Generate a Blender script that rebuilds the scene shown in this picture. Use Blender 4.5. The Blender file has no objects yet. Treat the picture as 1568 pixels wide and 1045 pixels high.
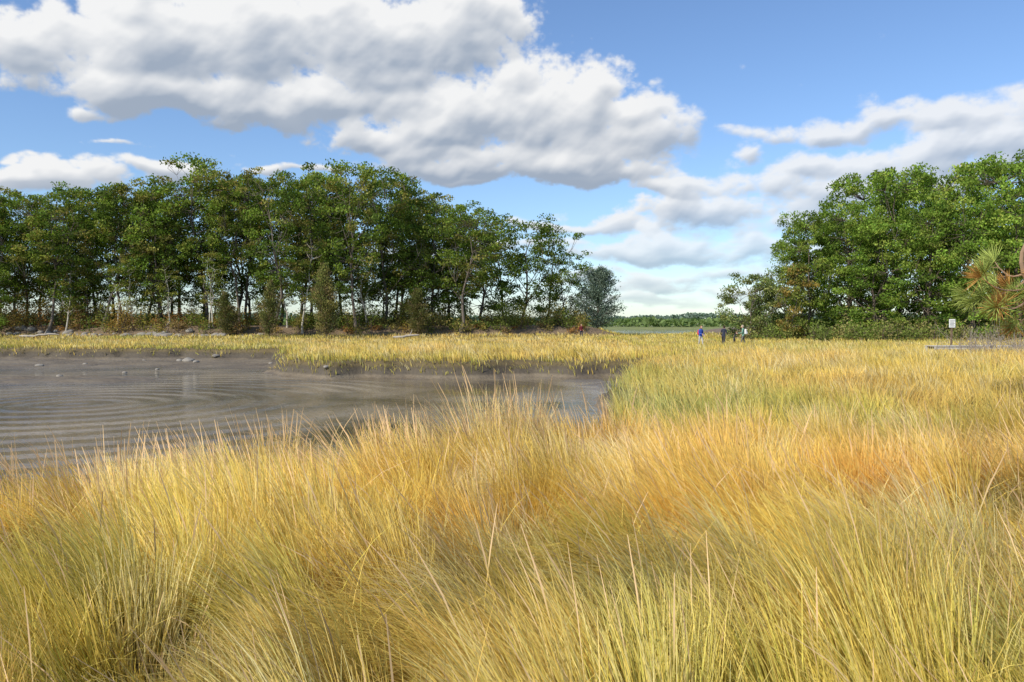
import bpy, math, random
import numpy as np
from mathutils import Vector
random.seed(3); rng=np.random.default_rng(7)
S=bpy.context.scene
F=1220.0; HY=494.0; CX=784.0; CAMZ=2.0
# ---------------------------------------------------------------- helpers
def _h(ix,iy,s):
    n=(ix*374761393+iy*668265263+s*1442695041)&0xffffffff
    n=((n^(n>>13))*1274126177)&0xffffffff
    return ((n^(n>>16))&0xffff)/65535.0
def vn(x,y,s=0):
    x=np.asarray(x,float); y=np.asarray(y,float)
    xi=np.floor(x).astype(np.int64); yi=np.floor(y).astype(np.int64)
    fx=x-xi; fy=y-yi; fx=fx*fx*(3-2*fx); fy=fy*fy*(3-2*fy)
    a=_h(xi,yi,s); b=_h(xi+1,yi,s); c=_h(xi,yi+1,s); d=_h(xi+1,yi+1,s)
    return (a*(1-fx)+b*fx)*(1-fy)+(c*(1-fx)+d*fx)*fy
def fbm(x,y,s=0,o=3):
    r=0;a=.5;t=0
    for i in range(o):
        r=r+a*vn(np.asarray(x)*2**i,np.asarray(y)*2**i,s+i*17); t+=a; a*=.5
    return r/t
_PR=np.random.default_rng(99); _PG=_PR.random((256,256))*2*np.pi; _GXT=np.cos(_PG).astype(np.float32); _GYT=np.sin(_PG).astype(np.float32)
def perlin(x,y,s=0):
    x=x+s*37.7; y=y+s*11.3
    xf=np.floor(x); yf=np.floor(y); fx=(x-xf).astype(np.float32); fy=(y-yf).astype(np.float32)
    xi=xf.astype(np.int32)&255; yi=yf.astype(np.int32)&255; x1=(xi+1)&255; y1=(yi+1)&255
    u=fx*fx*fx*(fx*(fx*6-15)+10); v=fy*fy*fy*(fy*(fy*6-15)+10)
    a=_GXT[yi,xi]*fx+_GYT[yi,xi]*fy; b=_GXT[yi,x1]*(fx-1)+_GYT[yi,x1]*fy
    c=_GXT[y1,xi]*fx+_GYT[y1,xi]*(fy-1); d=_GXT[y1,x1]*(fx-1)+_GYT[y1,x1]*(fy-1)
    return (a*(1-u)+b*u)*(1-v)+(c*(1-u)+d*u)*v
def ss(a,b,x):
    t=np.clip((np.asarray(x,float)-a)/(b-a),0,1); return t*t*(3-2*t)
def link(o,parent=None):
    S.collection.objects.link(o)
    if parent: o.parent=parent
    return o
def mesh_quads(name,V,Q,mi=None,col=None,mats=(),smooth=False,check=True):
    V=np.asarray(V,np.float32); Q=np.asarray(Q,np.int32)
    me=bpy.data.meshes.new(name)
    me.vertices.add(len(V)); me.vertices.foreach_set("co",V.ravel())
    me.loops.add(Q.size); me.loops.foreach_set("vertex_index",Q.ravel())
    me.polygons.add(len(Q)); me.polygons.foreach_set("loop_start",np.arange(0,Q.size,4,dtype=np.int32))
    me.polygons.foreach_set("loop_total",np.full(len(Q),4,dtype=np.int32))
    if mi is not None: me.polygons.foreach_set("material_index",np.asarray(mi,np.int32))
    me.polygons.foreach_set("use_smooth",np.full(len(Q),smooth,dtype=bool))
    if col is not None:
        ca=me.color_attributes.new("Col","FLOAT_COLOR","POINT")
        c=np.ones((len(V),4),np.float32); c[:,:3]=col; ca.data.foreach_set("color",c.ravel())
    for m in mats: me.materials.append(m)
    me.update(calc_edges=True)
    if check: me.validate()
    return me
class Geo:
    def __init__(s): s.V=[];s.Q=[];s.M=[];s.C=[];s.n=0
    def add(s,V,Q,m,c):
        V=np.asarray(V,float);Q=np.asarray(Q,int)
        s.V.append(V);s.Q.append(Q+s.n);s.M.append(np.full(len(Q),m))
        c=np.asarray(c,float)
        if c.ndim==1: c=np.tile(c,(len(V),1))
        s.C.append(c); s.n+=len(V)
    def tube(s,P,R,m,c,k=6):
        P=np.asarray(P,float);n=len(P)
        T=np.gradient(P,axis=0);T/=np.linalg.norm(T,axis=1)[:,None]+1e-9
        ref=np.array([1,0,0.]) if abs(T[0,0])<.8 else np.array([0,1,0.])
        A=np.cross(T,ref);A/=np.linalg.norm(A,axis=1)[:,None]+1e-9
        B=np.cross(T,A); an=np.arange(k)/k*2*np.pi
        R=np.broadcast_to(R,(n,))
        V=(P[:,None,:]+R[:,None,None]*(A[:,None,:]*np.cos(an)[None,:,None]+B[:,None,:]*np.sin(an)[None,:,None])).reshape(-1,3)
        i=np.arange(n-1)[:,None]*k; j=np.arange(k)[None,:]; j2=(j+1)%k
        Q=np.stack([i+j,i+j2,i+k+j2,i+k+j],-1).reshape(-1,4)
        s.add(V,Q,m,c)
    def leaves(s,P,size,m,c,asp=.6,up=.5,d=None):
        n=len(P); 
        a=rng.normal(size=(n,3)) if d is None else d; a/=np.linalg.norm(a,axis=1)[:,None]
        N=rng.normal(size=(n,3))+np.array([0,0,up]); b=np.cross(N,a); b/=np.linalg.norm(b,axis=1)[:,None]+1e-9
        sz=np.broadcast_to(size,(n,))[:,None]
        V=np.stack([P-a*sz*.5,P+b*sz*asp*.5,P+a*sz*.5,P-b*sz*asp*.5],1).reshape(-1,3)
        Q=np.arange(4*n).reshape(-1,4)
        s.add(V,Q,m,np.repeat(c,4,axis=0))
    def mesh(s,name,mats,smooth=False):
        return mesh_quads(name,np.concatenate(s.V),np.concatenate(s.Q),np.concatenate(s.M),np.concatenate(s.C),mats,smooth)
# ---------------------------------------------------------------- node helper
class N:
    def __init__(s,nt): s.nt=nt
    def new(s,t,**k):
        n=s.nt.nodes.new(t)
        for a,b in k.items(): setattr(n,a,b)
        return n
    def put(s,sock,v):
        if isinstance(v,bpy.types.NodeSocket): s.nt.links.new(v,sock)
        elif v is not None:
            try: sock.default_value=v
            except Exception: sock.default_value=(v,)*len(sock.default_value)
    def m(s,op,a,b=None,c=None,clamp=False):
        n=s.new('ShaderNodeMath',operation=op,use_clamp=clamp)
        for i,v in enumerate((a,b,c)):
            if v is not None: s.put(n.inputs[i],v)
        return n.outputs[0]
    def mix(s,f,a,b,mode='MIX'):
        n=s.new('ShaderNodeMix',data_type='RGBA',blend_type=mode)
        s.put(n.inputs[0],f)
        for i,v in ((6,a),(7,b)):
            if isinstance(v,tuple) and len(v)==3: v=v+(1,)
            s.put(n.inputs[i],v)
        return n.outputs[2]
    def noise(s,vec,scale,detail=4,rough=.5,dim='3D',dist=0):
        n=s.new('ShaderNodeTexNoise',noise_dimensions=dim)
        if vec is not None: s.put(n.inputs['Vector'],vec)
        n.inputs['Scale'].default_value=scale;n.inputs['Detail'].default_value=detail
        n.inputs['Roughness'].default_value=rough;n.inputs['Distortion'].default_value=dist
        return n.outputs
    def mr(s,v,a,b,c=0,d=1,t='SMOOTHSTEP'):
        n=s.new('ShaderNodeMapRange',interpolation_type=t)
        s.put(n.inputs[0],v)
        for i,x in enumerate((a,b,c,d)): s.put(n.inputs[i+1],x)
        return n.outputs[0]
    def vm(s,op,a,b=None):
        n=s.new('ShaderNodeVectorMath',operation=op); s.put(n.inputs[0],a)
        if b is not None: s.put(n.inputs[3 if op=='SCALE' else 1],b)
        return n.outputs[0]
    def xyz(s,x,y,z=0.):
        n=s.new('ShaderNodeCombineXYZ')
        for i,v in enumerate((x,y,z)): s.put(n.inputs[i],v)
        return n.outputs[0]
    def sep(s,v):
        n=s.new('ShaderNodeSeparateXYZ'); s.put(n.inputs[0],v); return n.outputs
def mat(name):
    m=bpy.data.materials.new(name); m.use_nodes=True; nt=m.node_tree; nt.nodes.clear()
    n=N(nt); out=n.new('ShaderNodeOutputMaterial'); return m,n,out
def principled(n,out,color,rough=.8,spec=.3,normal=None):
    p=n.new('ShaderNodeBsdfPrincipled'); 
    if isinstance(color,tuple) and len(color)==3: color=color+(1,)
    n.put(p.inputs['Base Color'],color); n.put(p.inputs['Roughness'],rough)
    n.put(p.inputs['Specular IOR Level'],spec)
    if normal is not None: n.put(p.inputs['Normal'],normal)
    n.nt.links.new(p.outputs[0],out.inputs[0]); return p
def simple(name,col,rough=.8,var=.25,scale=20,spec=.3,bump=0.):
    m,n,out=mat(name); tc=n.new('ShaderNodeTexCoord').outputs['Object']
    f=n.noise(tc,scale,4,.6)[0]
    c=n.mix(f,tuple(x*(1-var) for x in col),tuple(min(1,x*(1+var)) for x in col))
    nor=None
    if bump:
        b=n.new('ShaderNodeBump'); b.inputs['Strength'].default_value=bump; b.inputs['Distance'].default_value=.02
        n.put(b.inputs['Height'],f); nor=b.outputs[0]
    principled(n,out,c,rough,spec,nor); return m
def leafmat(name,trans=.35,tint=(1.1,1.25,.6,1),objvar=True):
    m,n,out=mat(name)
    c=n.new('ShaderNodeAttribute',attribute_name='Col').outputs['Color']
    if objvar:
        oi=n.new('ShaderNodeObjectInfo').outputs['Random']; v=n.mr(oi,0,1,.8,1.2,'LINEAR')
        c=n.mix(1.0,c,n.xyz(v,v,v),'MULTIPLY')
    p=n.new('ShaderNodeBsdfDiffuse'); n.put(p.inputs['Color'],c)
    t=n.new('ShaderNodeBsdfTranslucent'); n.put(t.inputs[0],n.mix(1.0,c,tint,'MULTIPLY') if tint else c)
    x=n.new('ShaderNodeMixShader'); x.inputs[0].default_value=trans
    n.nt.links.new(p.outputs[0],x.inputs[1]);n.nt.links.new(t.outputs[0],x.inputs[2]);n.nt.links.new(x.outputs[0],out.inputs[0])
    return m
def barkmat(name):
    m,n,out=mat(name); tc=n.new('ShaderNodeTexCoord').outputs['Object']
    a=n.new('ShaderNodeAttribute',attribute_name='Col').outputs['Color']
    f=n.noise(n.vm('MULTIPLY',tc,(6.,6.,1.2)),1.0,3,.65)[0]
    c=n.mix(1.0,a,n.mix(f,(.45,.45,.45),(1.4,1.35,1.3)),'MULTIPLY')
    principled(n,out,c,.9,.2); return m
M_leaf=leafmat('foliage'); M_needle=leafmat('needles',.15,(1,1.1,.7,1)); M_bark=barkmat('bark'); M_grass=leafmat('marsh_grass_blades',.32,None,False)
# ---------------------------------------------------------------- terrain
POOL=np.array([(-400,63),(-80,62),(-40,61),(-31,60),(-25,61),(-20,58.5),(-17,58),(-15.5,54),(-13.8,48),(-13,44.5),(-11,41.6),(-9,40.0),(-6,40.8),(-3,39.8),(0,40.8),(3,40.0),(6,41.5),(9,45),(9.6,43),(7.2,38),(5.4,34.5),(4.7,30),(3.4,22),(2.2,14.6),(1.2,12.0),(-.3,10.4),(-1.3,9.7),(-3.25,8.5),(-4.75,7.8),(-9,7.3),(-20,8),(-80,10),(-400,10)],float)
def pool_sd(X,Y):
    X=np.asarray(X,float);Y=np.asarray(Y,float)
    d=np.full(X.shape,1e9); ins=np.zeros(X.shape,bool)
    n=len(POOL)
    for i in range(n):
        ax,ay=POOL[i];bx,by=POOL[(i+1)%n]
        ex,ey=bx-ax,by-ay; t=np.clip(((X-ax)*ex+(Y-ay)*ey)/(ex*ex+ey*ey),0,1)
        d=np.minimum(d,np.hypot(X-ax-t*ex,Y-ay-t*ey))
        cond=((ay>Y)!=(by>Y)); xi=ax+(Y-ay)*ex/(ey if ey!=0 else 1e-9)
        ins^=cond&(X<xi)
    sd=np.where(ins,-d,d)
    w=(fbm(X*.45,Y*.45,5,3)-.5)*2.2+(fbm(X*1.6,Y*1.6,9,2)-.5)*1.1
    return sd+w*ss(5,30,Y)+(1-ss(5,30,Y))*w*.35
WZ=-.8
def Yb(X): return 96+ss(-30,12,X)*12+(fbm(X*.07,X*0,2,2)-.5)*5
def height(X,Y,sd=None):
    X=np.asarray(X,float);Y=np.asarray(Y,float)
    if sd is None: sd=pool_sd(X,Y)
    marsh=(fbm(X*.6,Y*.6,21,3)-.5)*.22
    marsh=marsh+.5*ss(4,30,X)*ss(2,14,Y)*(1-ss(30,55,Y))*.6
    wob=(fbm(X*.10,Y*.16,37,3)-.5)*14
    fl=ss(42,52,Y+wob)*ss(-8,-14,X)*1.0+ss(-13,-20,X)*ss(35.5,37,Y+wob*.25)*(1-ss(39,41,Y+wob*.25))*1.2
    fl=fl+ss(-3.2,-.5,sd)*.5*ss(14,30,Y)+ss(1.0,4,X)*ss(30,38,Y)*.8
    bed=-.865+.04*(fbm(X*.2,Y*.35,77,3)-.5)+fl*.14*(.10+1.55*fbm(X*.25,Y*.8,33,4))+.12*(fbm(X*1.3,Y*2.2,55,4)-.5)*fl*1.8
    t=ss(-.9,.15,sd); h=bed+(marsh-bed)*t
    lb=(1-ss(9,17,X))
    h=h+lb*(1.25*ss(0,3.5,Y-Yb(X))+.3*ss(-10,0,Y-Yb(X)))
    rb=ss(26,36,X); h=h+rb*.9*ss(74,95,Y)
    sea=ss(0,14,Y-(128+ss(28,60,X)*70+fbm(X*.02,X*0,8,2)*12))
    h=h*(1-sea)-4.5*sea
    far=ss(285,315,Y+40*(fbm(X*.01,X*0,66,2)-.5)); h=h*(1-far)+far*(.3+4*fbm(X*.004,Y*.004,91,3)*ss(600,1300,Y)+ss(1200,2600,Y)*10)
    return h
xs=np.concatenate([-np.geomspace(3500,46,55),np.arange(-45,45.01,.3),np.geomspace(46,3500,55)])
ys=np.concatenate([-np.geomspace(900,4,20),np.arange(-3,70,.3),np.arange(70,150,1.3),np.geomspace(152,4200,90)])
GX,GY=np.meshgrid(xs,ys); GH=height(GX,GY)
nx,ny=len(xs),len(ys); V=np.stack([GX.ravel(),GY.ravel(),GH.ravel()],1)
i=np.arange(ny-1)[:,None]*nx; j=np.arange(nx-1)[None,:]
Q=np.stack([i+j,i+j+1,i+nx+j+1,i+nx+j],-1).reshape(-1,4)
m,n,out=mat('marsh_soil_and_mud')
pos=n.new('ShaderNodeNewGeometry').outputs['Position']; px,py,pz=n.sep(pos)[:3]
f1=n.noise(pos,.35,3,.6)[0]; f2=n.noise(pos,5,5,.65)[0]
soil=n.mix(f2,(.07,.05,.02),(.18,.13,.05))
mud=n.mix(f2,(.055,.042,.028),(.22,.17,.11)); mud=n.mix(n.mr(f1,.35,.7,0,.5),mud,(.26,.21,.14))
ismud=n.mr(pz,-.15,-.5); base=n.mix(ismud,soil,mud)
bank=n.m('MULTIPLY',n.mr(pz,-.68,-.55),n.mr(pz,-.1,-.3)); base=n.mix(n.m('MULTIPLY',bank,.6),base,(.035,.028,.018))
ub=n.m('MULTIPLY',n.mr(py,88,94),n.mr(pz,.3,.6)); base=n.mix(ub,base,n.mix(f2,(.07,.05,.03),(.30,.21,.13)))
farc=n.mix(f1,(.12,.16,.05),(.26,.26,.09)); base=n.mix(n.mr(py,140,300),base,farc)
wet=n.mr(n.m('ADD',pz,n.m('MULTIPLY',f2,.08)),-.66,-.80); rough=n.mr(wet,0,1,.7,.16,'LINEAR')
b=n.new('ShaderNodeBump'); b.inputs['Strength'].default_value=.9; b.inputs['Distance'].default_value=.07
n.put(b.inputs['Height'],f2)
principled(n,out,base,rough,.5,b.outputs[0])
link(bpy.data.objects.new('ground',mesh_quads('ground',V,Q,mats=[m],smooth=True)))
# water
m,n,out=mat('water')
pos=n.new('ShaderNodeNewGeometry').outputs['Position']
a=n.noise(n.vm('MULTIPLY',pos,(1.,1.9,1.)),2.4,3,.62)[0]
w=n.new('ShaderNodeTexWave',wave_type='RINGS',rings_direction='SPHERICAL'); n.put(w.inputs['Vector'],n.vm('ADD',pos,(15.,-27.,.8)))
w.inputs['Scale'].default_value=.24;w.inputs['Distortion'].default_value=3.2;w.inputs['Detail'].default_value=3;w.inputs['Detail Scale'].default_value=.8
big=n.noise(pos,.16,3,.55)[0]
xx=n.sep(pos)[0]; lf=n.mr(xx,-3,-9)
rp=n.m('ADD',n.mr(big,.35,.62,.10,.6),n.m('MULTIPLY',lf,.5))
hgt=n.m('ADD',n.m('MULTIPLY',a,rp),n.m('MULTIPLY',w.outputs['Fac'],n.mr(lf,0,1,.10,1.5)))
b=n.new('ShaderNodeBump'); b.inputs['Strength'].default_value=.85; b.inputs['Distance'].default_value=.07; n.put(b.inputs['Height'],hgt)
col=n.mix(n.mr(big,.35,.65),(.10,.080,.052),(.27,.215,.14))
p=principled(n,out,col,.04,.5,b.outputs[0]); p.inputs['IOR'].default_value=1.38
L=4500
me=mesh_quads('water',[(-L,-800,WZ),(L,-800,WZ),(L,L,WZ),(-L,L,WZ)],[(0,1,2,3)],mats=[m]); link(bpy.data.objects.new('water',me))
# ---------------------------------------------------------------- grass: one mesh, blade by blade
HOLES=[(-1.75,4.2,.42,.28),(-.38,3.3,.34,.22),(-3.3,6.0,.5,.3),(2.1,5.3,.35,.3),(.95,2.8,.30,.22),(3.6,7.2,.45,.3),(.3,6.2,.35,.35)]
GV=[];GQ=[];GC=[];goff=0
def blades(X,Y,seg,hbase,seedf=.0,wk=1.):
    global goff
    sd=pool_sd(X,Y); k=(sd>-.5*ss(20,34,Y)-.1); X=X[k];Y=Y[k];sd=sd[k]; n=len(X); Z=height(X,Y,sd)-.04
    cs=.50+.010*Y.mean()
    gx=np.floor(X/cs).astype(np.int64); gy=np.floor(Y/cs).astype(np.int64)
    best=np.full(n,1e9); sec=np.full(n,1e9); bi=np.zeros(n,np.int64);bj=np.zeros(n,np.int64);tx=np.zeros(n);ty=np.zeros(n)
    for a in (-1,0,1):
        for b in (-1,0,1):
            cx=(gx+a+_h(gx+a,gy+b,301))*cs; cy=(gy+b+_h(gx+a,gy+b,302))*cs; d=np.hypot(X-cx,Y-cy)+.05*(_h((X*40).astype(np.int64),(Y*40).astype(np.int64),9)); m=d<best
            sec=np.where(m,best,np.minimum(sec,d))
            best[m]=d[m];bi[m]=(gx+a)[m];bj[m]=(gy+b)[m];tx[m]=cx[m];ty[m]=cy[m]
    edge=ss(.16,.0,sec-best)
    T=[_h(bi,bj,310+q) for q in range(8)]
    green=.06+(fbm(X*.25,Y*.25,41,3)-.5)*1.5+(fbm(X*1.1,Y*1.1,42,2)-.5)*.5+(T[0]-.5)*.55
    green+= .48*ss(.5,2.2,X)*ss(5.5,2.6,Y)+.16*ss(-1,-3.5,X)*ss(6,3,Y)
    green-= .35*ss(3.5,0,np.abs(sd))*ss(20,6,Y)
    green+= .7*ss(12,17,Y)*ss(38,28,Y)*ss(10,3,X)
    green+= .50*ss(1.8,0,sd)*ss(36,39,Y)
    green-= .30*ss(42,46,Y)*ss(-14,0,X)*ss(10,4,X)*ss(100,80,Y)
    green+= .35*ss(-14,-24,X)*ss(60,64,Y)+.36*ss(6,13,X)*ss(44,56,Y)
    green-= .25*ss(6,12,X)*ss(12,20,Y)*ss(44,32,Y)
    rd=rng.random(n); g=np.clip(green+(rd-.5)*.7,0,1)[:,None]
    wm=np.clip(.42+(fbm(X*.35,Y*.35,61,2)-.5)*2.2+(T[1]-.5)*.6,0,1)[:,None]
    gold=np.array([.97,.72,.17])*(1-wm)+np.array([.98,.64,.18])*wm
    pl=ss(.45,1.0,T[2]*.6+rng.random(n)*.5)[:,None]; gold=gold*(1-pl)+np.array([.98,.84,.46])*pl
    r2=rng.random(n)[:,None]; grn=np.array([.33,.42,.055])*(1-r2)+np.array([.76,.69,.15])*r2
    gg=ss(13,18,Y)*ss(36,26,Y)*ss(9,3,X); grn=grn*(1-.5*gg[:,None])+np.array([.40,.50,.24])*.5*gg[:,None]
    v=(.68+.42*rng.random(n))*np.clip(1.0+(fbm(X*.8,Y*.8,51,2)-.5)*.45+(T[3]-.5)*.34,.5,1.2); v=np.minimum(v,1.02)[:,None]
    hs=hbase*(.74+.50*fbm(X*.5,Y*.5,71,3))*(.76+.42*T[4])*(.58+.44*rng.random(n)**.7); hs*=1-.40*ss(1.2,0,sd)*ss(30,40,Y); hs*=1-.30*ss(55,64,Y)
    hs*=1-.40*edge*ss(30,10,Y)
    dead=rng.random(n)<.045
    for hx,hy,hr,hk in HOLES:
        d=np.hypot(X-hx,(Y-hy)*.8); hs*=hk+(1-hk)*ss(hr*.5,hr*1.3,d)
    tall=rng.random(n)<(seedf*(1+5*ss(2.0,.3,np.abs(sd))*ss(20,10,Y))); hs=np.where(tall,hs*1.12+.10,hs)
    fa=np.pi*1.0+(fbm(X*.45,Y*.45,81,2)-.5)*3.6; fm=.20+.85*fbm(X*.6,Y*.6,85,2)
    fm*=1-.4*ss(8,20,Y)
    ta=T[5]*6.283; tm=.66*T[6]**1.3
    rad=ss(0,cs*.5,best)*.50/(best+.12); ox=(X-tx)*rad; oy=(Y-ty)*rad
    LX=np.cos(fa)*fm+np.cos(ta)*tm+ox+rng.normal(0,.16,n); LY=np.sin(fa)*fm*.8+np.sin(ta)*tm+oy+rng.normal(0,.16,n)
    LX=np.where(dead,rng.normal(0,.8,n),LX);LY=np.where(dead,rng.normal(0,.8,n),LY)
    mag=np.hypot(LX,LY); DX=LX/(mag+1e-6);DY=LY/(mag+1e-6); mag=np.where(tall,mag*.6,mag); mag=np.minimum(mag,1.2)
    wid=wk*(.0046+.00080*Y)*(.6+.8*rng.random(n)); wa=rng.random(n)*np.pi; WX=np.cos(wa);WY=np.sin(wa)
    P=np.stack([X,Y,Z],1); Vs=np.empty((n,2*(seg+1),3),np.float32);Cs=np.empty((n,2*(seg+1),3),np.float32)
    Wv=np.stack([WX,WY,np.zeros(n)],1)
    for k in range(seg+1):
        t=k/seg; w_=wid*(1-.85*t**1.7)*.5
        w_=np.where(tall,wid*(.26 if t<.72 else (.85 if t<.95 else .3))*.5,w_)[:,None]
        Vs[:,2*k]=P-Wv*w_; Vs[:,2*k+1]=P+Wv*w_
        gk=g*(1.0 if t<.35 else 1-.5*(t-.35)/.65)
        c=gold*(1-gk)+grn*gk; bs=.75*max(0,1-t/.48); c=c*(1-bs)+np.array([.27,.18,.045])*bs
        if t>.7: c=np.where(tall[:,None],np.array([.88,.62,.34]),c)
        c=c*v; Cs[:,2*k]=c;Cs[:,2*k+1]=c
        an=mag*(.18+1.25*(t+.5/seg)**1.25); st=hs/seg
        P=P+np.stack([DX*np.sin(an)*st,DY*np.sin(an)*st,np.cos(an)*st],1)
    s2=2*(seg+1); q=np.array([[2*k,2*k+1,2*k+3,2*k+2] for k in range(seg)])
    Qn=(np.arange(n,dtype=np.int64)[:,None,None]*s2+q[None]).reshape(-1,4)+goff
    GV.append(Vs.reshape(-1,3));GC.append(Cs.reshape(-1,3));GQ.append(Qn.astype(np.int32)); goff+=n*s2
    print('BLADES',n,len(Qn))
def samp(n,y0,y1,dens,side=.78,pad=1.3,keep=None):
    ym=y1; X=rng.uniform(-(side*ym+pad),side*ym+pad,n); Y=rng.uniform(y0,y1,n); k=(np.abs(X)<side*Y+pad)&(rng.random(n)<dens(Y))
    if keep is not None: k&=keep(X,Y)
    return X[k],Y[k]
X,Y=samp(460000,1.7,11,lambda Y:np.clip(1.15-.062*Y,0,1)); k=np.hypot(X,Y)>1.6; blades(X[k],Y[k],5,.95,.02,1.12)
X,Y=samp(700000,10,38,lambda Y:np.clip(9.5/Y,0,1)**1.1*.75,.78,3); blades(X,Y,3,.76,.012)
X,Y=samp(1100000,36,134,lambda Y:np.clip(38/Y,0,1)**1.5*.7,.78,6,lambda X,Y:~((X<12)&(Y>Yb(X)+1))&((X<30)|(Y<100))); blades(X,Y,2,.68,0)
grass_mesh=mesh_quads('marsh_grass',np.concatenate(GV),np.concatenate(GQ),None,np.concatenate(GC),[M_grass],False,False)
del GV,GQ,GC
# ---------------------------------------------------------------- trees
def oak(seed,H,R,cb,ncl,lpc,pal,tr=.22,bark=(.13,.105,.08),ls=.30,cr=1.15,lean=0.):
    global rng
    rng=np.random.default_rng(seed); g=Geo()
    t=np.linspace(0,1,9); wob=np.cumsum(rng.normal(0,.28,(9,2)),0)*(H/18); wob[0]=0
    TP=np.stack([wob[:,0]+lean*t*t*H,wob[:,1],t*H*.86-.3],1); TR=tr*(1-.85*t)*(1+.5*np.exp(-t*18))
    g.tube(TP,TR,0,bark,8)
    pts=[(TP[k],TR[k]) for k in range(2,9) if t[k]>cb*.8]
    for k in range(9):
        tt=rng.uniform(max(.15,cb*.75),.78); b0=np.array([np.interp(tt,t,TP[:,q]) for q in range(3)])
        an=k*2.4+rng.normal(0,.3); L=R*rng.uniform(.6,.95)*(1.1-.35*tt); el=rng.uniform(.35,.9)+.5*tt
        d=np.array([math.cos(an)*math.cos(el),math.sin(an)*math.cos(el),math.sin(el)])
        u=np.linspace(0,1,5)[:,None]; C=b0+d*L*u*1.15+np.array([0,0,1])*L*.18*u*u+np.cumsum(rng.normal(0,.13,(5,3)),0)*u
        r0=np.interp(tt,t,TR)*.55; rr=r0*(1-.75*u[:,0]); g.tube(C,rr,0,bark,5)
        pts+=[(C[q],rr[q]) for q in range(1,5)]
    PP=np.array([p[0] for p in pts]); 
    tm=cb+(1-cb)*.55; lob=rng.uniform(.66,1.18,7)
    for c in range(ncl):
        tt=cb+(1-cb)*rng.random()**.85; e=(tt-tm)/((1-cb)*.56 if tt>tm else (tm-cb)*1.15+.02); sh=math.sqrt(max(.06,1-e*e))
        an=rng.random()*6.283; lo=lob[int(an/6.284*7)]; rr=R*sh*lo*(.3+.7*math.sqrt(rng.random()))
        cx=np.interp(tt,t,TP[:,0]);cy=np.interp(tt,t,TP[:,1])
        ctr=np.array([cx+rr*math.cos(an),cy+rr*math.sin(an),tt*H-.5])
        k=np.argmin(np.linalg.norm(PP-ctr-np.array([0,0,-.6]),axis=1)); p0=PP[k]
        midp=(p0+ctr)/2+rng.normal(0,.2,3)-np.array([0,0,.15]); g.tube([p0,midp,ctr],[min(.05,pts[k][1]*.6+.01),.025,.01],0,bark,4)
        s=cr*rng.uniform(.5,1.25); nl=int(lpc*rng.uniform(.6,1.3)*s/cr)
        L=rng.normal(0,1,(nl,3)); L/=np.linalg.norm(L,axis=1)[:,None]; L*=(rng.random(nl)**.45)[:,None]*s; L[:,2]*=.52
        base=np.array(pal[int(rng.random()**1.3*len(pal))]); br=rng.uniform(.68,1.32)
        col=base*br*rng.uniform(.7,1.35,(nl,1)); col=np.clip(col*(1+rng.normal(0,.06,(nl,3))),.005,1)
        g.leaves(ctr+L,ls*rng.uniform(.6,1.25,nl),1,col,.62,.6)
    return g.mesh('oak_tree',[M_bark,M_leaf])
G1=[(.13,.19,.034),(.165,.225,.04),(.11,.16,.036),(.22,.255,.055),(.25,.23,.065)]
G2=[(.17,.255,.042),(.205,.29,.05),(.135,.21,.038),(.25,.31,.06)]
cbs=[.36,.20,.40,.28,.16,.34]
Lm=[oak(100+i,18,4.7,cbs[i],108,92,G1,.19,(.17,.145,.12)) for i in range(6)]
Sm=[oak(130+i,14,4.8,.16,84,92,G1[:4],.2) for i in range(3)]
Rm=[oak(160+i,16,5.2,.06,145,104,G2,.24) for i in range(5)]
Bm=[oak(180+i,14,1.9,.35,26,60,[(.22,.25,.05),(.15,.2,.04),(.3,.26,.07)],.13,(.50,.47,.40),.25,.9) for i in range(3)]
Om=[oak(190,8,2.4,.10,70,100,[(.30,.22,.06),(.24,.26,.06),(.18,.22,.05),(.26,.28,.06)],.1,(.2,.17,.14),.24,.8),
    oak(191,7,2.9,.08,95,100,[(.19,.23,.08),(.24,.26,.09),(.16,.20,.07)],.1,(.2,.17,.14),.22,.8)]
rng=np.random.default_rng(11); rr=random.Random(5)
def put(name,me,X,Y,H0,top_px=None,H=None,ws=1.):
    z=float(height(np.array([X]),np.array([Y]))[0])-.1
    if H is None: H=(HY-top_px)/F*Y+CAMZ-z
    s=H/H0; o=link(bpy.data.objects.new(name,me)); o.location=(X,Y,z); o.rotation_euler=(rr.gauss(0,.03),rr.gauss(0,.03),rr.uniform(0,6.28)); w=ws*(.5+.5*s)
    o.scale=(w,w,s); return o
def wx(px,d): return (px-CX)/F*d
Lp=[(-150,300),(-100,285),(-50,292),(-8,288),(32,296),(75,300),(112,288),(150,282),(195,288),(238,282),(280,270),(325,250),(370,268),(410,262),(452,252),(500,266),(545,256),(585,260),(625,290),(665,298),(700,320)]
for k,(p,t) in enumerate(Lp):
    d=101+rr.uniform(-3,5)+ss(400,900,p)*8; put('oak_tree',Lm[(k*7+k//6)%6],wx(p+rr.uniform(-9,9),d),d,17.6,t,ws=rr.uniform(.88,1.15))
    d2=d+8+rr.uniform(-2,4); put('oak_tree',Lm[(k*5+2)%6],wx(p+22+rr.uniform(-12,12),d2),d2,17.6,t+rr.uniform(4,24),ws=1.05)
    if k%3==0:
        d3=d+17+rr.uniform(-2,3); put('oak_tree',Lm[(k*3+1)%6],wx(p+rr.uniform(-12,12),d3),d3,17.6,t+rr.uniform(30,70))
    if k%2==1: d4=d+rr.uniform(-3,8); put('young_oak_tree',Sm[k%3],wx(p+rr.uniform(-20,20),d4),d4,13.6,rr.uniform(385,430),ws=.8)
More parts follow.
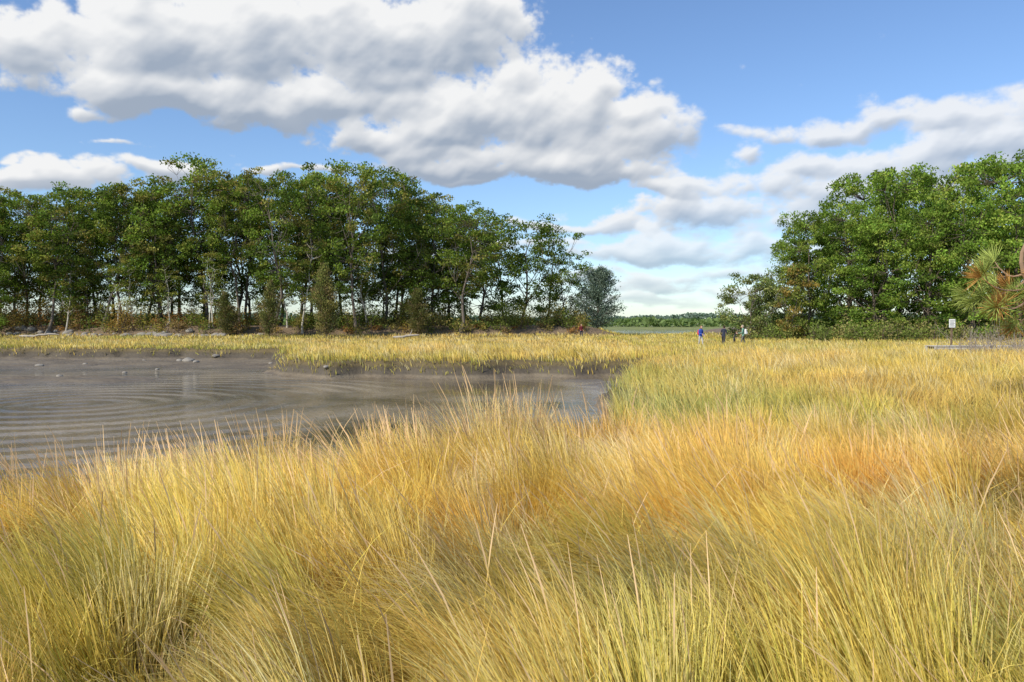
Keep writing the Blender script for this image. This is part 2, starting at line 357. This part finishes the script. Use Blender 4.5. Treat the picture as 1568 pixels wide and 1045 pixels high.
for k,(p,t,dd) in enumerate([(650,350,106),(690,352,112),(738,334,112),(772,345,119),(800,330,113),(838,352,116),(862,388,113)]):
    put('oak_tree',Sm[k%3],wx(p,dd),dd,13.6,t,ws=.98 if p<850 else .65)
for k,(p,t,d) in enumerate([(320,385,97.5),(253,400,98),(463,360,98),(440,395,99),(560,380,102),(100,390,98),(180,410,98),(328,400,98),(205,395,99)]):
    put('birch_tree',Bm[k%3],wx(p,d),d,13.6,t)
Rp=[(1232,332,88),(1262,324,94),(1295,318,88),(1335,280,96),(1375,264,92),(1410,272,98),(1450,268,90),(1492,268,95),(1530,250,88),(1570,240,92),(1615,232,88),(1670,240,92),(1730,250,88),(1218,375,92),(1300,345,102),(1420,320,84),(1500,310,83),(1560,300,82),(1355,350,84)]
for k,(p,t,d) in enumerate(Rp): put('oak_tree',Rm[k%5],wx(p,d),d,15.6,t-6,ws=.93 if p>1240 else .68)
put('young_oak_tree',Om[0],wx(1208,86),86,7.8,402,ws=.9)
put('young_oak_tree',Om[1],wx(1152,90),90,6.8,414,ws=1.1); put('young_oak_tree',Om[1],wx(1178,96),96,6.8,436)
def cedar(seed,H,R,pal,dens=170,pw=.55,nl=80,lsc=1.):
    global rng
    rng=np.random.default_rng(seed); g=Geo()
    g.tube([(0,0,-.2),(.05,0,H*.5),(0,.05,H*.95)],[.14,.08,.02],0,(.17,.14,.11),6)
    lob=rng.uniform(.7,1.2,9)
    for c in range(dens):
        t=.06+.92*rng.random()**.9; an=rng.random()*6.28; r=R*(1-t)**pw*min(1,(t+.15)*2.2)*(.4+.65*rng.random())*lob[int(t*8.9)]
        c0=np.array([0,0,t*H*.92]); c1=np.array([r*math.cos(an),r*math.sin(an),t*H+.35*r])
        g.tube([c0,(c0+c1)/2+(0,0,-.1),c1],[.03,.02,.008],0,(.15,.12,.10),4)
        u=rng.random(nl)**.6; P=c0+(c1-c0)*u[:,None]+rng.normal(0,.16+.14*(1-t),(nl,3)); col=np.array(pal[int(rng.random()*len(pal))])*rng.uniform(.7,1.3,(nl,1))
        D=rng.normal(0,.5,(nl,3))+(c1-c0)/np.linalg.norm(c1-c0)+(0,0,.5); g.leaves(P,rng.uniform(.12,.32,nl)*lsc,1,col,.35,.2,D)
    return g.mesh('cedar_tree',[M_bark,M_needle])
C1=cedar(301,8,2.7,[(.15,.17,.045),(.21,.19,.06),(.13,.15,.05),(.22,.17,.08)]); C2=cedar(302,8,4.4,[(.15,.22,.16),(.2,.27,.2),(.24,.3,.23)],180,.5,95,1.1)
put('cedar_tree',C1,wx(500,94),94,8.2,400); put('cedar_tree',C1,wx(412,94),94,8.2,428,ws=.8); put('cedar_tree',C1,wx(640,101),101,8.2,440)
put('cedar_tree',C2,wx(915,114),114,8.6,404,ws=1.12)
put('cedar_tree',C1,wx(350,96),96,8.2,445,ws=.9)
def bushes(name,lst):
    g=Geo()
    for (x,y,h,w,pal) in lst:
        z=float(height(np.array([x]),np.array([y]))[0])
        for s in range(5):
            e=np.array([x+rng.normal(0,w*.4),y+rng.normal(0,w*.4),z+h*rng.uniform(.5,1)]); g.tube([(x,y,z-.1),((x+e[0])/2,(y+e[1])/2,z+h*.4),e],[.03,.02,.008],0,(.16,.12,.09),4)
        nl=int(130*w*max(1,h/2)); P=rng.normal(0,.42,(nl,3)); P=P*np.array([w,w,h*.7])+np.array([x,y,z+h*.5]); P=P[P[:,2]>z-.1]; nl=len(P)
        col=np.array(pal)*rng.uniform(.6,1.35,(nl,1)); g.leaves(P,rng.uniform(.12,.32,nl),1,col,.6,.4)
    return link(bpy.data.objects.new(name,g.mesh(name,[M_bark,M_leaf])))
pals=[(.17,.20,.045),(.26,.23,.06),(.36,.24,.07),(.32,.17,.06),(.26,.18,.08),(.14,.18,.04),(.30,.25,.08)]
B=[]
for k in range(340):
    p=rng.uniform(-200,900); d=float(Yb(wx(p,98)))+rng.uniform(1.8,13)*rng.random()**.3; w=rng.uniform(.8,1.9); red=p<420
    B.append((wx(p,d),d,rng.uniform(.7,2.0)+(rng.random()<.4)*rng.uniform(.5,2.2),w,pals[rng.integers(0,7)] if red else pals[rng.choice([0,1,5,6])]))
for k in range(60):
    p=rng.uniform(-200,900); d=float(Yb(wx(p,98)))+rng.uniform(1.,2.8); w=rng.uniform(.5,1.1)
    B.append((wx(p,d),d,rng.uniform(.4,1.0),w,pals[rng.integers(0,7)]))
bushes('undergrowth',B)
B=[]
for k in range(110):
    p=rng.uniform(1135,1800); d=rng.uniform(78,84)+(6 if p<1240 else 0); B.append((wx(p,d),d,rng.uniform(.8,2.2),rng.uniform(.8,1.6),[(.18,.23,.05),(.26,.24,.08),(.16,.20,.05),(.30,.27,.10)][rng.integers(0,4)]))
bushes('undergrowth',B)
g=Geo()
for lay,(D,hh,den,c,lsz) in enumerate([(310,3.0,16000,(.16,.22,.08),.6),(900,10.5,18000,(.14,.19,.15),1.4)]):  # farther layer tinted bluish: distance haze painted into the leaf colour
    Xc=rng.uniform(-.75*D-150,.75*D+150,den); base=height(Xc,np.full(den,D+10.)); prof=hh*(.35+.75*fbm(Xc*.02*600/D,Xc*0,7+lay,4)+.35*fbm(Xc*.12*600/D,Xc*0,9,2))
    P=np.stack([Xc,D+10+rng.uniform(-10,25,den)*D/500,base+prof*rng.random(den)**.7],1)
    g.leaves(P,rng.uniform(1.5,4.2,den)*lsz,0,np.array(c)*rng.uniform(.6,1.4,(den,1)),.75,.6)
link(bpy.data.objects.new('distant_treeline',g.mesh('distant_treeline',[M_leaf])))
# ---------------------------------------------------------------- pine at the right edge
def zz(py,d): return CAMZ+(HY-py)/F*d
def pine(seed,trunk,limbs,name,tuft=.30):
    global rng
    rng=np.random.default_rng(seed); g=Geo(); bk=(.30,.20,.13)
    T=np.array(trunk,float); u=np.linspace(0,1,14); tt=np.linspace(0,1,len(T)); TP=np.stack([np.interp(u,tt,T[:,q]) for q in range(3)],1); TP[1:-1]=(TP[:-2]+2*TP[1:-1]+TP[2:])/4
    g.tube(TP,.07*(1-.6*u),0,bk,8)
    def tuftat(p,d,br):
        nl=130; d=d/np.linalg.norm(d); D=rng.normal(0,.5,(nl,3))+d*.75; D/=np.linalg.norm(D,axis=1)[:,None]; L=tuft*rng.uniform(.6,1.15,nl)
        P=p+D*L[:,None]*.5
        c=np.array((.50,.27,.08) if br else (.36,.42,.11))*rng.uniform(.5,1.5,(nl,1)); g.leaves(P,L,1,c,.03,.1,D)
    for (b0,e0,brown) in limbs:
        b0=np.array(b0,float); e0=np.array(e0,float); d=e0-b0
        k=np.linspace(0,1,7)[:,None]; C=b0+d*k+np.array([0,0,-.18])*np.sin(k*np.pi)+rng.normal(0,.02,(7,3))*k; g.tube(C,.028*(1-.6*k[:,0]),0,bk,5)
        for q in (3,5):
            dd=d/np.linalg.norm(d)*.5+rng.normal(0,.5,3)+(0,0,.3); dd/=np.linalg.norm(dd); e=C[q]+dd*rng.uniform(.15,.35)
            g.tube([C[q],(C[q]+e)/2+(0,0,-.02),e],[.012,.010,.006],0,bk,4); tuftat(e,dd,rng.random()<brown)
        tuftat(C[-1],d/np.linalg.norm(d)+(0,0,.25),rng.random()<brown)
    return link(bpy.data.objects.new(name,g.mesh(name,[M_bark,M_needle])))
d=18.; X0=wx(1625,d); z0=float(height(np.array([X0]),np.array([d]))[0])
def P3(px,py,dd=0.): return (wx(px,d+dd),d+dd,zz(py,d+dd))
pine(401,[(X0,d,z0-.2),(X0-.1,d,z0+.8),P3(1590,455),P3(1566,425),P3(1560,395),P3(1568,370),P3(1600,340),P3(1640,310)],
 [(P3(1575,440),P3(1500,425,-.3),.1),(P3(1570,430),P3(1485,452,.4),.0),(P3(1580,450),P3(1528,470,-.4),.8),(P3(1585,455),P3(1545,440,.2),.7),(P3(1590,455),P3(1560,490,.3),.4),(P3(1566,420),P3(1520,400,.5),.0),
  (P3(1590,450),P3(1600,420,-.6),.4),(P3(1620,320),P3(1650,290,.2),.1),(P3(1630,315),P3(1690,330,-.5),.1),(P3(1600,345),P3(1650,370,.6),.2),(P3(1600,460),P3(1680,450,0.),.2),(P3(1600,460),P3(1640,490,1.),.2),(P3(1590,350),P3(1610,400,.8),.1)],'pine_tree',.46)
g=Geo()
for k in range(170):
    x=wx(rng.uniform(1475,1660),38);y=38+rng.normal(0,1.2);z=float(height(np.array([x]),np.array([y]))[0]); e=np.array([x,y,z])+np.array([rng.normal(0,.5),rng.normal(0,.4),rng.uniform(.7,1.7)])
    md_=(np.array([x,y,z])+e)/2+rng.normal(0,.15,3); g.tube([(x,y,z),md_,e],[.014,.01,.004],0,(.30,.26,.22),4)
    for q in range(4):
        f=md_+rng.normal(0,.4,3)+(0,0,.25); g.tube([md_,(md_+f)/2+rng.normal(0,.05,3),f],[.008,.006,.003],0,(.34,.30,.26),3)
link(bpy.data.objects.new('bare_shrub',g.mesh('bare_shrub',[M_bark])))
# ---------------------------------------------------------------- rocks and driftwood
import bmesh
M_rock=simple('rock',(.26,.235,.20),.85,.45,6,.3,.6)
def rock(x,y,s,name='rock',z=None):
    bm=bmesh.new(); bmesh.ops.create_icosphere(bm,subdivisions=3,radius=1)
    sx=rng.uniform(.8,1.4);o=rng.uniform(0,50)
    for v in bm.verts:
        c=v.co; k=1+.5*(float(fbm(c.x*1.3+o,c.y*1.3+c.z*1.7,int(o),3))-.5); v.co=Vector((c.x*k*sx,c.y*k,c.z*k*.6))*s
    me=bpy.data.meshes.new(name);bm.to_mesh(me);bm.free(); me.materials.append(M_rock)
    for p in me.polygons:p.use_smooth=True
    ob=link(bpy.data.objects.new(name,me)); h=float(height(np.array([x]),np.array([y]))[0]); ob.location=(x,y,max(h,WZ)+.1*s if z is None else z); ob.rotation_euler=(0,0,o)
for (p,d,s) in [(288,56,.42),(275,57,.25),(300,54,.2),(500,39.4,.15),(130,52,.16),(60,50,.18),(330,58,.2),(220,57,.16),(415,52,.15),(190,44,.14),(90,41,.16),(240,47,.12)]: rock(wx(p,d),d,s)
for k in range(60):
    p=rng.uniform(-60,420); d=float(Yb(wx(p,96)))+rng.uniform(-.8,2.0); rock(wx(p,d),d,rng.uniform(.25,.65))
def log(p,d,L,r,an,zo=.3):
    g=Geo(); x=wx(p,d); z=float(height(np.array([x]),np.array([d]))[0])+zo; u=np.linspace(-.5,.5,9); P=np.stack([x+u*L*math.cos(an),d+u*L*math.sin(an),z+.12*np.sin(u*5)+u*0],1); P+=rng.normal(0,.03,P.shape)
    R=r*(1-.5*(u+.5))*np.r_[.4,np.ones(7),.3]; g.tube(P,R,0,(.42,.38,.32),8); b=P[5]; g.tube([b,b+(.2,0,.35),b+(.3,.1,.7)],[r*.4,r*.25,r*.1],0,(.42,.38,.32),6)
    link(bpy.data.objects.new('driftwood_log',g.mesh('driftwood_log',[M_bark],True)))
log(60,92,4.5,.16,.05,.35);log(622,90,3.0,.18,.1,.4)
# ---------------------------------------------------------------- sign + boardwalk
def box(bm,x0,x1,y0,y1,z0,z1,mi=0,bev=.006):
    r=bmesh.ops.create_cube(bm,size=1); vs=r['verts']
    for v in vs: v.co=Vector(((x0+x1)/2+v.co.x*(x1-x0),(y0+y1)/2+v.co.y*(y1-y0),(z0+z1)/2+v.co.z*(z1-z0)))
    fs=set(f for v in vs for f in v.link_faces)
    for f in fs:f.material_index=mi
    if bev: bmesh.ops.bevel(bm,geom=list(set(e for v in vs for e in v.link_edges)),offset=bev,segments=1,affect='EDGES')
def fin(bm,name,mats,parent=None):
    me=bpy.data.meshes.new(name);bm.to_mesh(me);bm.free()
    for q in mats: me.materials.append(q)
    return link(bpy.data.objects.new(name,me),parent)
M_white=simple('white_paint',(.75,.75,.72),.5,.06,5); M_post=simple('weathered_post',(.16,.11,.07),.9,.4,12); M_plank=simple('weathered_plank',(.46,.43,.38),.85,.3,8,.2,.3); M_text=simple('sign_text',(.05,.06,.05),.6)
e=link(bpy.data.objects.new('marsh_sign',None)); d=52.; x=wx(1457,d); e.location=(x,d,0)
z0=float(height(np.array([x]),np.array([d]))[0]); zt=zz(489,d)
bm=bmesh.new(); box(bm,-.05,.05,-.05,.05,z0-.2,zt-.02); fin(bm,'post',[M_post],e)
bm=bmesh.new(); box(bm,-.20,.20,-.085,-.055,zt-.55,zt); 
for k in range(5): box(bm,-.15,.15-.05*(k%2),-.091,-.0865,zt-.12-k*.085,zt-.095-k*.085,1,0)
fin(bm,'panel',[M_white,M_text],e)
e=link(bpy.data.objects.new('wooden_boardwalk',None)); d=44.; x0=wx(1432,d); hz=float(height(np.array([x0+3]),np.array([d]))[0]); zb=zz(530,d); e.location=(x0,d,0)
bm=bmesh.new()
for k in range(70): box(bm,k*.2,k*.2+.185,-.1,1.1,zb-.04,zb,0,.004)
fin(bm,'planks',[M_plank],e)
bm=bmesh.new(); box(bm,0,14,-.06,-.0,zb-.19,zb-.043); box(bm,0,14,1.0,1.06,zb-.19,zb-.043)
for k in range(8): box(bm,k*2,k*2+.1,.01,.1,hz-.5,zb-.045); box(bm,k*2,k*2+.1,.89,.99,hz-.5,zb-.045)
fin(bm,'beams_and_posts',[M_plank],e)
# ---------------------------------------------------------------- people
M_skin=simple('skin',(.55,.34,.25),.55,.06,30)
def cloth(nm,c): return simple(nm,c,.9,.18,25,.1,.2)
def skin(name,V,E,R,mats,sub=2,root=0,fn=None,parent=None):
    me=bpy.data.meshes.new(name); me.from_pydata(V,E,[]); o=bpy.data.objects.new(name,me); S.collection.objects.link(o)
    md=o.modifiers.new('s','SKIN'); md.use_smooth_shade=True
    for k,r in enumerate(R):
        r=r if isinstance(r,tuple) else (r,r); me.skin_vertices[0].data[k].radius=r; me.skin_vertices[0].data[k].use_root=(k==root)
    s2=o.modifiers.new('u','SUBSURF'); s2.levels=sub;s2.render_levels=sub
    dg=bpy.context.evaluated_depsgraph_get(); dg.update(); nm=bpy.data.meshes.new_from_object(o.evaluated_get(dg)); bpy.data.objects.remove(o)
    nm.name=name; nm.materials.clear()
    for q in mats:nm.materials.append(q)
    for p in nm.polygons:
        p.use_smooth=True
        if fn: p.material_index=fn(p.center)
    return link(bpy.data.objects.new(name,nm),parent)
def person(name,p,d,rz,H,top,legs,hair,step=.2,bend=0.,arm=(.1,.3),longhair=False,bag=None):
    e=link(bpy.data.objects.new(name,None)); x=wx(p,d); e.location=(x,d,float(height(np.array([x]),np.array([d]))[0])+.0); e.rotation_euler=(0,0,rz); s=H/1.72; e.scale=(s,s,s)
    def b(y,z):
        c,sn=math.cos(bend),math.sin(bend); return (y*c-(z-.93)*sn,.93+y*sn+(z-.93)*c)
    def ub(x,y,z): q=b(y,z); return (x,q[0],q[1])
    V=[(0,0,.95),ub(0,.01,1.10),ub(0,0,1.28),ub(0,.0,1.41),ub(0,-.01,1.49),ub(0,-.02,1.56)]
    R=[(.155,.115),(.135,.10),(.165,.115),(.13,.09),.055,.05]; E=[(0,1),(1,2),(2,3),(3,4),(4,5)]
    wr=[]
    for sx,a in ((1,arm[0]),(-1,arm[1])):
        k=len(V); sh=ub(sx*.175,0,1.41); el=ub(sx*.235,.03-a*.12,1.14); w=ub(sx*(.235-.05*a),-.06-a*.45,.93+a*.25)
        V+=[sh,el,w]; R+=[.062,.048,.032]; E+=[(3,k),(k,k+1),(k+1,k+2)]; wr.append((sx,el,w))
    for sx in (1,-1):
        k=len(V); st=step*sx; V+=[(sx*.095,0,.88),(sx*.10,-.03-st*.5,.49),(sx*.10,.02-st,.10),(sx*.11,-.13-st,.045)]; R+=[.095,.062,.045,(.045,.035)]; E+=[(0,k),(k,k+1),(k+1,k+2),(k+2,k+3)]
    c0,c1=cloth(name+'_top',top),cloth(name+'_legs',legs); c2=cloth('shoes',(.05,.045,.04))
    def fn(c):
        if c.z<.10: return 2
        if abs(c.x)>.19: return 0
        if (c-Vector(V[5])).length<.075: return 3
        return 0 if c.z>.90 else 1
    skin('body',V,E,R,[c0,c1,c2,M_skin],2,0,fn,e)
    hc=Vector(ub(0,-.035,1.635)); bm=bmesh.new(); bmesh.ops.create_uvsphere(bm,u_segments=20,v_segments=14,radius=.1)
    for v in bm.verts:
        c=v.co; c.x*=.78; c.z*=1.18; c.y*=.95
        if c.z<-.02: c.x*=1+ (c.z+.02)*2.2; c.y-= .012
        if c.y<-.05 and abs(c.x)<.018 and -.035<c.z<.015: c.y-=.022
    bmesh.ops.translate(bm,verts=bm.verts,vec=hc)
    for sx in (1,-1):
        r=bmesh.ops.create_uvsphere(bm,u_segments=8,v_segments=6,radius=.028)
        for v in r['verts']: v.co=Vector((v.co.x*.35+sx*.08,v.co.y*.7,v.co.z))+hc
    h=fin(bm,'head',[M_skin],e)
    for q in h.data.polygons:q.use_smooth=True
    bm=bmesh.new()
    for sx in (1,-1):
        r=bmesh.ops.create_uvsphere(bm,u_segments=8,v_segments=6,radius=.011)
        for v in r['verts']: v.co+=hc+Vector((sx*.03,-.088,.005))
    box(bm,hc.x-.024,hc.x+.024,hc.y-.098,hc.y-.085,hc.z-.058,hc.z-.05,0,0); fin(bm,'eyes_and_mouth',[simple('dark_features',(.12,.05,.04),.5)],e)
    bm=bmesh.new(); bmesh.ops.create_uvsphere(bm,u_segments=18,v_segments=12,radius=.112)
    for v in bm.verts:
        c=v.co; c.x*=.82;c.z*=1.15; c.y+=.012
        if c.y<-.02 and c.z<.055: c.y=-.02+(c.y+.02)*.15
        if c.z<-.05: c.z=-.05+(c.z+.05)*(2.6 if longhair else .5)
    bmesh.ops.translate(bm,verts=bm.verts,vec=hc+Vector((0,.008,.012))); h=fin(bm,'hair',[cloth(name+'_hair',hair)],e)
    for q in h.data.polygons:q.use_smooth=True
    for sx,el,w in wr:
        w=Vector(w);dv=(w-Vector(el)).normalized(); side=Vector((0,1,0)).cross(dv).normalized() if abs(dv.y)<.9 else Vector((1,0,0)); fw=dv.cross(side).normalized()
        V2=[w-dv*.02,w+dv*.05,w+dv*.085];R2=[(.024,.02),(.036,.018),(.034,.014)];E2=[(0,1),(1,2)]
        for q,(of,ln) in enumerate(((-.028,.07),(-.009,.08),(.010,.075),(.028,.06))):
            k=len(V2); r0=w+dv*.09+fw*of; V2+=[r0,r0+dv*ln*.5,r0+dv*ln*.85-side*sx*.02];R2+=[.010,.009,.007];E2+=[(2,k),(k,k+1),(k+1,k+2)]
        k=len(V2); r0=w+dv*.035-fw*.035; V2+=[r0,r0+dv*.03-fw*.015,r0+dv*.055-fw*.015]; R2+=[.012,.010,.008];E2+=[(1,k),(k,k+1),(k+1,k+2)]
        skin('hand',[tuple(v) for v in V2],E2,R2,[M_skin],1,0,None,e)
    if bag:
        bm=bmesh.new(); q=ub(0,.2,1.22); box(bm,-.14,.14,q[1]-.09,q[1]+.09,q[2]-.22,q[2]+.2,0,.05); box(bm,-.10,.10,q[1]+.092,q[1]+.14,q[2]-.18,q[2],0,.02); fin(bm,'backpack',[cloth('backpack',bag)],e)
    return e
person('walking_woman',1073,63,.5,1.68,(.05,.10,.42),(.45,.43,.40),(.22,.12,.06),.16,.05,(.2,.7),True,(.5,.04,.05))
person('walking_man',1108,66,2.6,1.74,(.035,.04,.06),(.05,.05,.06),(.06,.04,.03),.2,.18,(.2,.6),False)
person('walking_man',1138,65,-1.9,1.76,(.16,.30,.22),(.16,.15,.13),(.35,.30,.22),.2,.04,(.7,.2),False,(.7,.7,.68))
person('walking_woman',1124,70,1.2,1.2,(.05,.05,.05),(.06,.06,.07),(.1,.06,.04),.1,.35,(.5,.5),True)
person('walking_man',890,100,.3,1.7,(.16,.03,.035),(.05,.05,.07),(.06,.04,.03),.15,.0,(.2,.3),False)
link(bpy.data.objects.new('marsh_grass',grass_mesh))
# ---------------------------------------------------------------- sky
SUN_AZ=math.radians(-132); SUN_EL=math.radians(39)
W_,H_=4096,1024
azr=((np.arange(W_)+.5)/W_*2*np.pi-np.pi).astype(np.float32); elr=((np.arange(H_)+.5)/H_*np.pi/2).astype(np.float32)
AZ,EL=np.meshgrid(azr,elr); TE=np.tan(np.minimum(EL,1.2)).astype(np.float32)
ux=AZ*1.0; uy=np.sqrt(TE+.015)*1.45
def pf(sc,o,s,bil=False,r=.5,x=ux,y=uy):
    acc=0;a=1.;t=0
    for k in range(o):
        q=perlin(x*sc*2**k,y*sc*2**k,s+k); acc=acc+a*(np.abs(q) if bil else q); t+=a;a*=r
    return acc/t
w1=pf(7,4,1);w2=pf(7,4,5); wxx=AZ+w1*.070; wyy=TE+w2*.050
blobs=[(150,80,135,55,1),(60,72,48,20,.8),(300,70,165,88,1.1),(480,65,180,95,1.15),(660,75,150,80,1.1),(330,155,220,42,1.0),(500,150,130,45,1.),(150,180,40,14,.7),(760,60,60,45,.9),
(700,180,140,60,1.1),(850,180,120,68,1.15),(960,210,80,58,1.),(1018,198,42,46,1.),(560,205,110,34,.85),(800,250,230,38,1.1),(960,275,100,22,.9),(740,285,50,10,.6),
(190,230,70,8,.75),(60,264,150,28,1.1),(240,266,80,14,1.),(10,225,34,8,.7),(480,255,90,7,.7),
(1120,195,50,18,.95),(1130,230,38,30,1.1),(1260,198,110,22,.95),(1440,182,140,28,.95),(1540,186,110,34,.98),(1480,240,210,42,1.2),(1300,255,130,30,1.15),
(1330,295,220,34,1.15),(1120,295,160,26,1.0),(1100,338,190,28,1.0),(1010,385,190,22,1.05),(880,350,100,12,.8),(1130,390,130,22,1.1),(1090,430,220,20,1.05),(960,462,170,12,.95),(1250,350,220,26,1.),(650,380,280,14,.7),(1120,470,220,10,.85)]
num=0;den=1e-6;WS=7.
for (bx,by,rx,ry,st) in blobs:
    u=(bx-CX)/F; a0=math.atan(u); k=1/math.sqrt(1+u*u); e0=(HY-by)/F*k
    dx=(wxx-a0)*(F/rx*(1+u*u)); dy=(wyy-e0)*(F/ry/k); dyn=dy; dy=np.where(dy<0,dy*1.25,dy)
    b_=np.maximum(st*1.1-(dx*dx+dy*dy)*.75,-1.2); w_=np.exp(WS*b_); den=den+w_; num=num+w_*np.clip(dyn,-1.2,1.2)
B_=(np.log(den)/WS).astype(np.float32); VT=(num/den).astype(np.float32)
fr=np.maximum(ss(.70,.88,np.abs(AZ)),ss(.46,.58,TE)).astype(np.float32)
free=(pf(3.,3,9)*3.2-.35)
B_=B_*(1-fr)+free*fr; VT=VT*(1-fr)
lowk=ss(.16,.08,TE).astype(np.float32); rsoft=(ss(.14,.26,AZ)*(1-fr)).astype(np.float32)
bil=pf(8,8,20,True,.62); fb=pf(14,7,40,False,.62)
D_=B_+(bil-.19)*3.8*(1-.5*lowk)+fb*(1.5+.6*lowk+.7*rsoft)
def blur(a,r,ax):
    c=np.cumsum(np.pad(a,[(r+1,r) if q==ax else (0,0) for q in (0,1)],mode='edge'),axis=ax,dtype=np.float64)
    n=a.shape[ax]; return ((np.take(c,np.arange(2*r+1,2*r+1+n),ax)-np.take(c,np.arange(0,n),ax))/(2*r+1)).astype(np.float32)
def bl(a,r): return blur(blur(a,r,0),r,1)
Dc=np.clip(D_,-.3,2.2)
def rel(a,gain):
    gy,gx=np.gradient(a); return -(gy*.85-gx*.45)*gain
shade=rel(bl(Dc,1),1.0)+rel(bl(Dc,4),2.8)+rel(bl(bl(Dc,12),8),7.)
occ=np.zeros(W_,np.float32); OC=np.zeros_like(D_)
for j in range(H_-1,-1,-1):
    if j%2==0: occ=np.roll(occ,1)
    occ=occ*.965+np.clip(D_[j],0,1.2)*.03; OC[j]=occ
OC=bl(OC,2)
shade=.88-.64*(1-np.exp(-1.5*np.maximum(OC-.13,0)))+np.clip(shade,-.38,.38)+.22*VT
shade=np.clip(shade,0,1); tA=np.clip((D_+.08)/(.62+.45*rsoft+.2*lowk),0,1); alpha=tA*tA*(3-2*tA)*(1-.25*lowk)*(1-.12*rsoft)
alpha=alpha*ss(-.01,.05,TE)
px_=np.ones((H_,W_,4),np.float32); px_[...,0]=alpha;px_[...,1]=shade;px_[...,2]=0
img=bpy.data.images.new('cloud_field',W_,H_,alpha=False,float_buffer=False); img.colorspace_settings.name='Non-Color'; img.pixels.foreach_set(px_.ravel()); img.update(); img.pack()
Wd=bpy.data.worlds.new('World'); S.world=Wd; Wd.use_nodes=True; nt=Wd.node_tree; nt.nodes.clear(); n=N(nt)
tc=n.new('ShaderNodeTexCoord').outputs['Generated']; dx,dy,dz=n.sep(tc)[:3]
uu=n.m('ADD',n.m('MULTIPLY',n.m('ARCTAN2',dx,dy),1/(2*math.pi)),.5); vv=n.m('MULTIPLY',n.m('ARCSINE',dz),2/math.pi)
ti=n.new('ShaderNodeTexImage'); ti.image=img; ti.extension='EXTEND'; ti.interpolation='Linear'; nt.links.new(n.xyz(uu,n.m('MAXIMUM',vv,.0006)),ti.inputs[0])
c_=n.sep(ti.outputs['Color'])
cc=n.mix(c_[1],(2.8,3.35,4.2),(7.2,7.25,7.3))
sky=n.new('ShaderNodeTexSky',sky_type='NISHITA'); sky.sun_disc=False; sky.sun_elevation=SUN_EL; sky.sun_rotation=SUN_AZ%(2*math.pi); sky.air_density=1.0; sky.dust_density=.3; sky.ozone_density=1.8
sk=n.mix(1.,sky.outputs[0],(.98,1.12,1.32,1),'MULTIPLY')
bg=n.new('ShaderNodeBackground'); nt.links.new(n.mix(c_[0],sk,cc),bg.inputs[0]); bg.inputs[1].default_value=.125
wo=n.new('ShaderNodeOutputWorld'); nt.links.new(bg.outputs[0],wo.inputs[0])
sd_=Vector((math.cos(SUN_EL)*math.sin(SUN_AZ),math.cos(SUN_EL)*math.cos(SUN_AZ),math.sin(SUN_EL)))
l=bpy.data.lights.new('sun','SUN'); l.energy=5.0; l.angle=math.radians(.5); l.color=(1,.94,.82); so=link(bpy.data.objects.new('sun',l)); so.rotation_euler=sd_.to_track_quat('Z','Y').to_euler(); so.location=(0,0,60)
# ---------------------------------------------------------------- camera
c=bpy.data.cameras.new('camera'); c.sensor_width=36; c.lens=36*F/1568; c.clip_end=9000; c.clip_start=.05
co=link(bpy.data.objects.new('camera',c)); co.location=(0,0,CAMZ); co.rotation_euler=(math.radians(90)-math.atan((522.5-HY)/F),0,0); S.camera=co
S.view_settings.view_transform='Standard'; S.view_settings.look='None'; S.view_settings.exposure=0
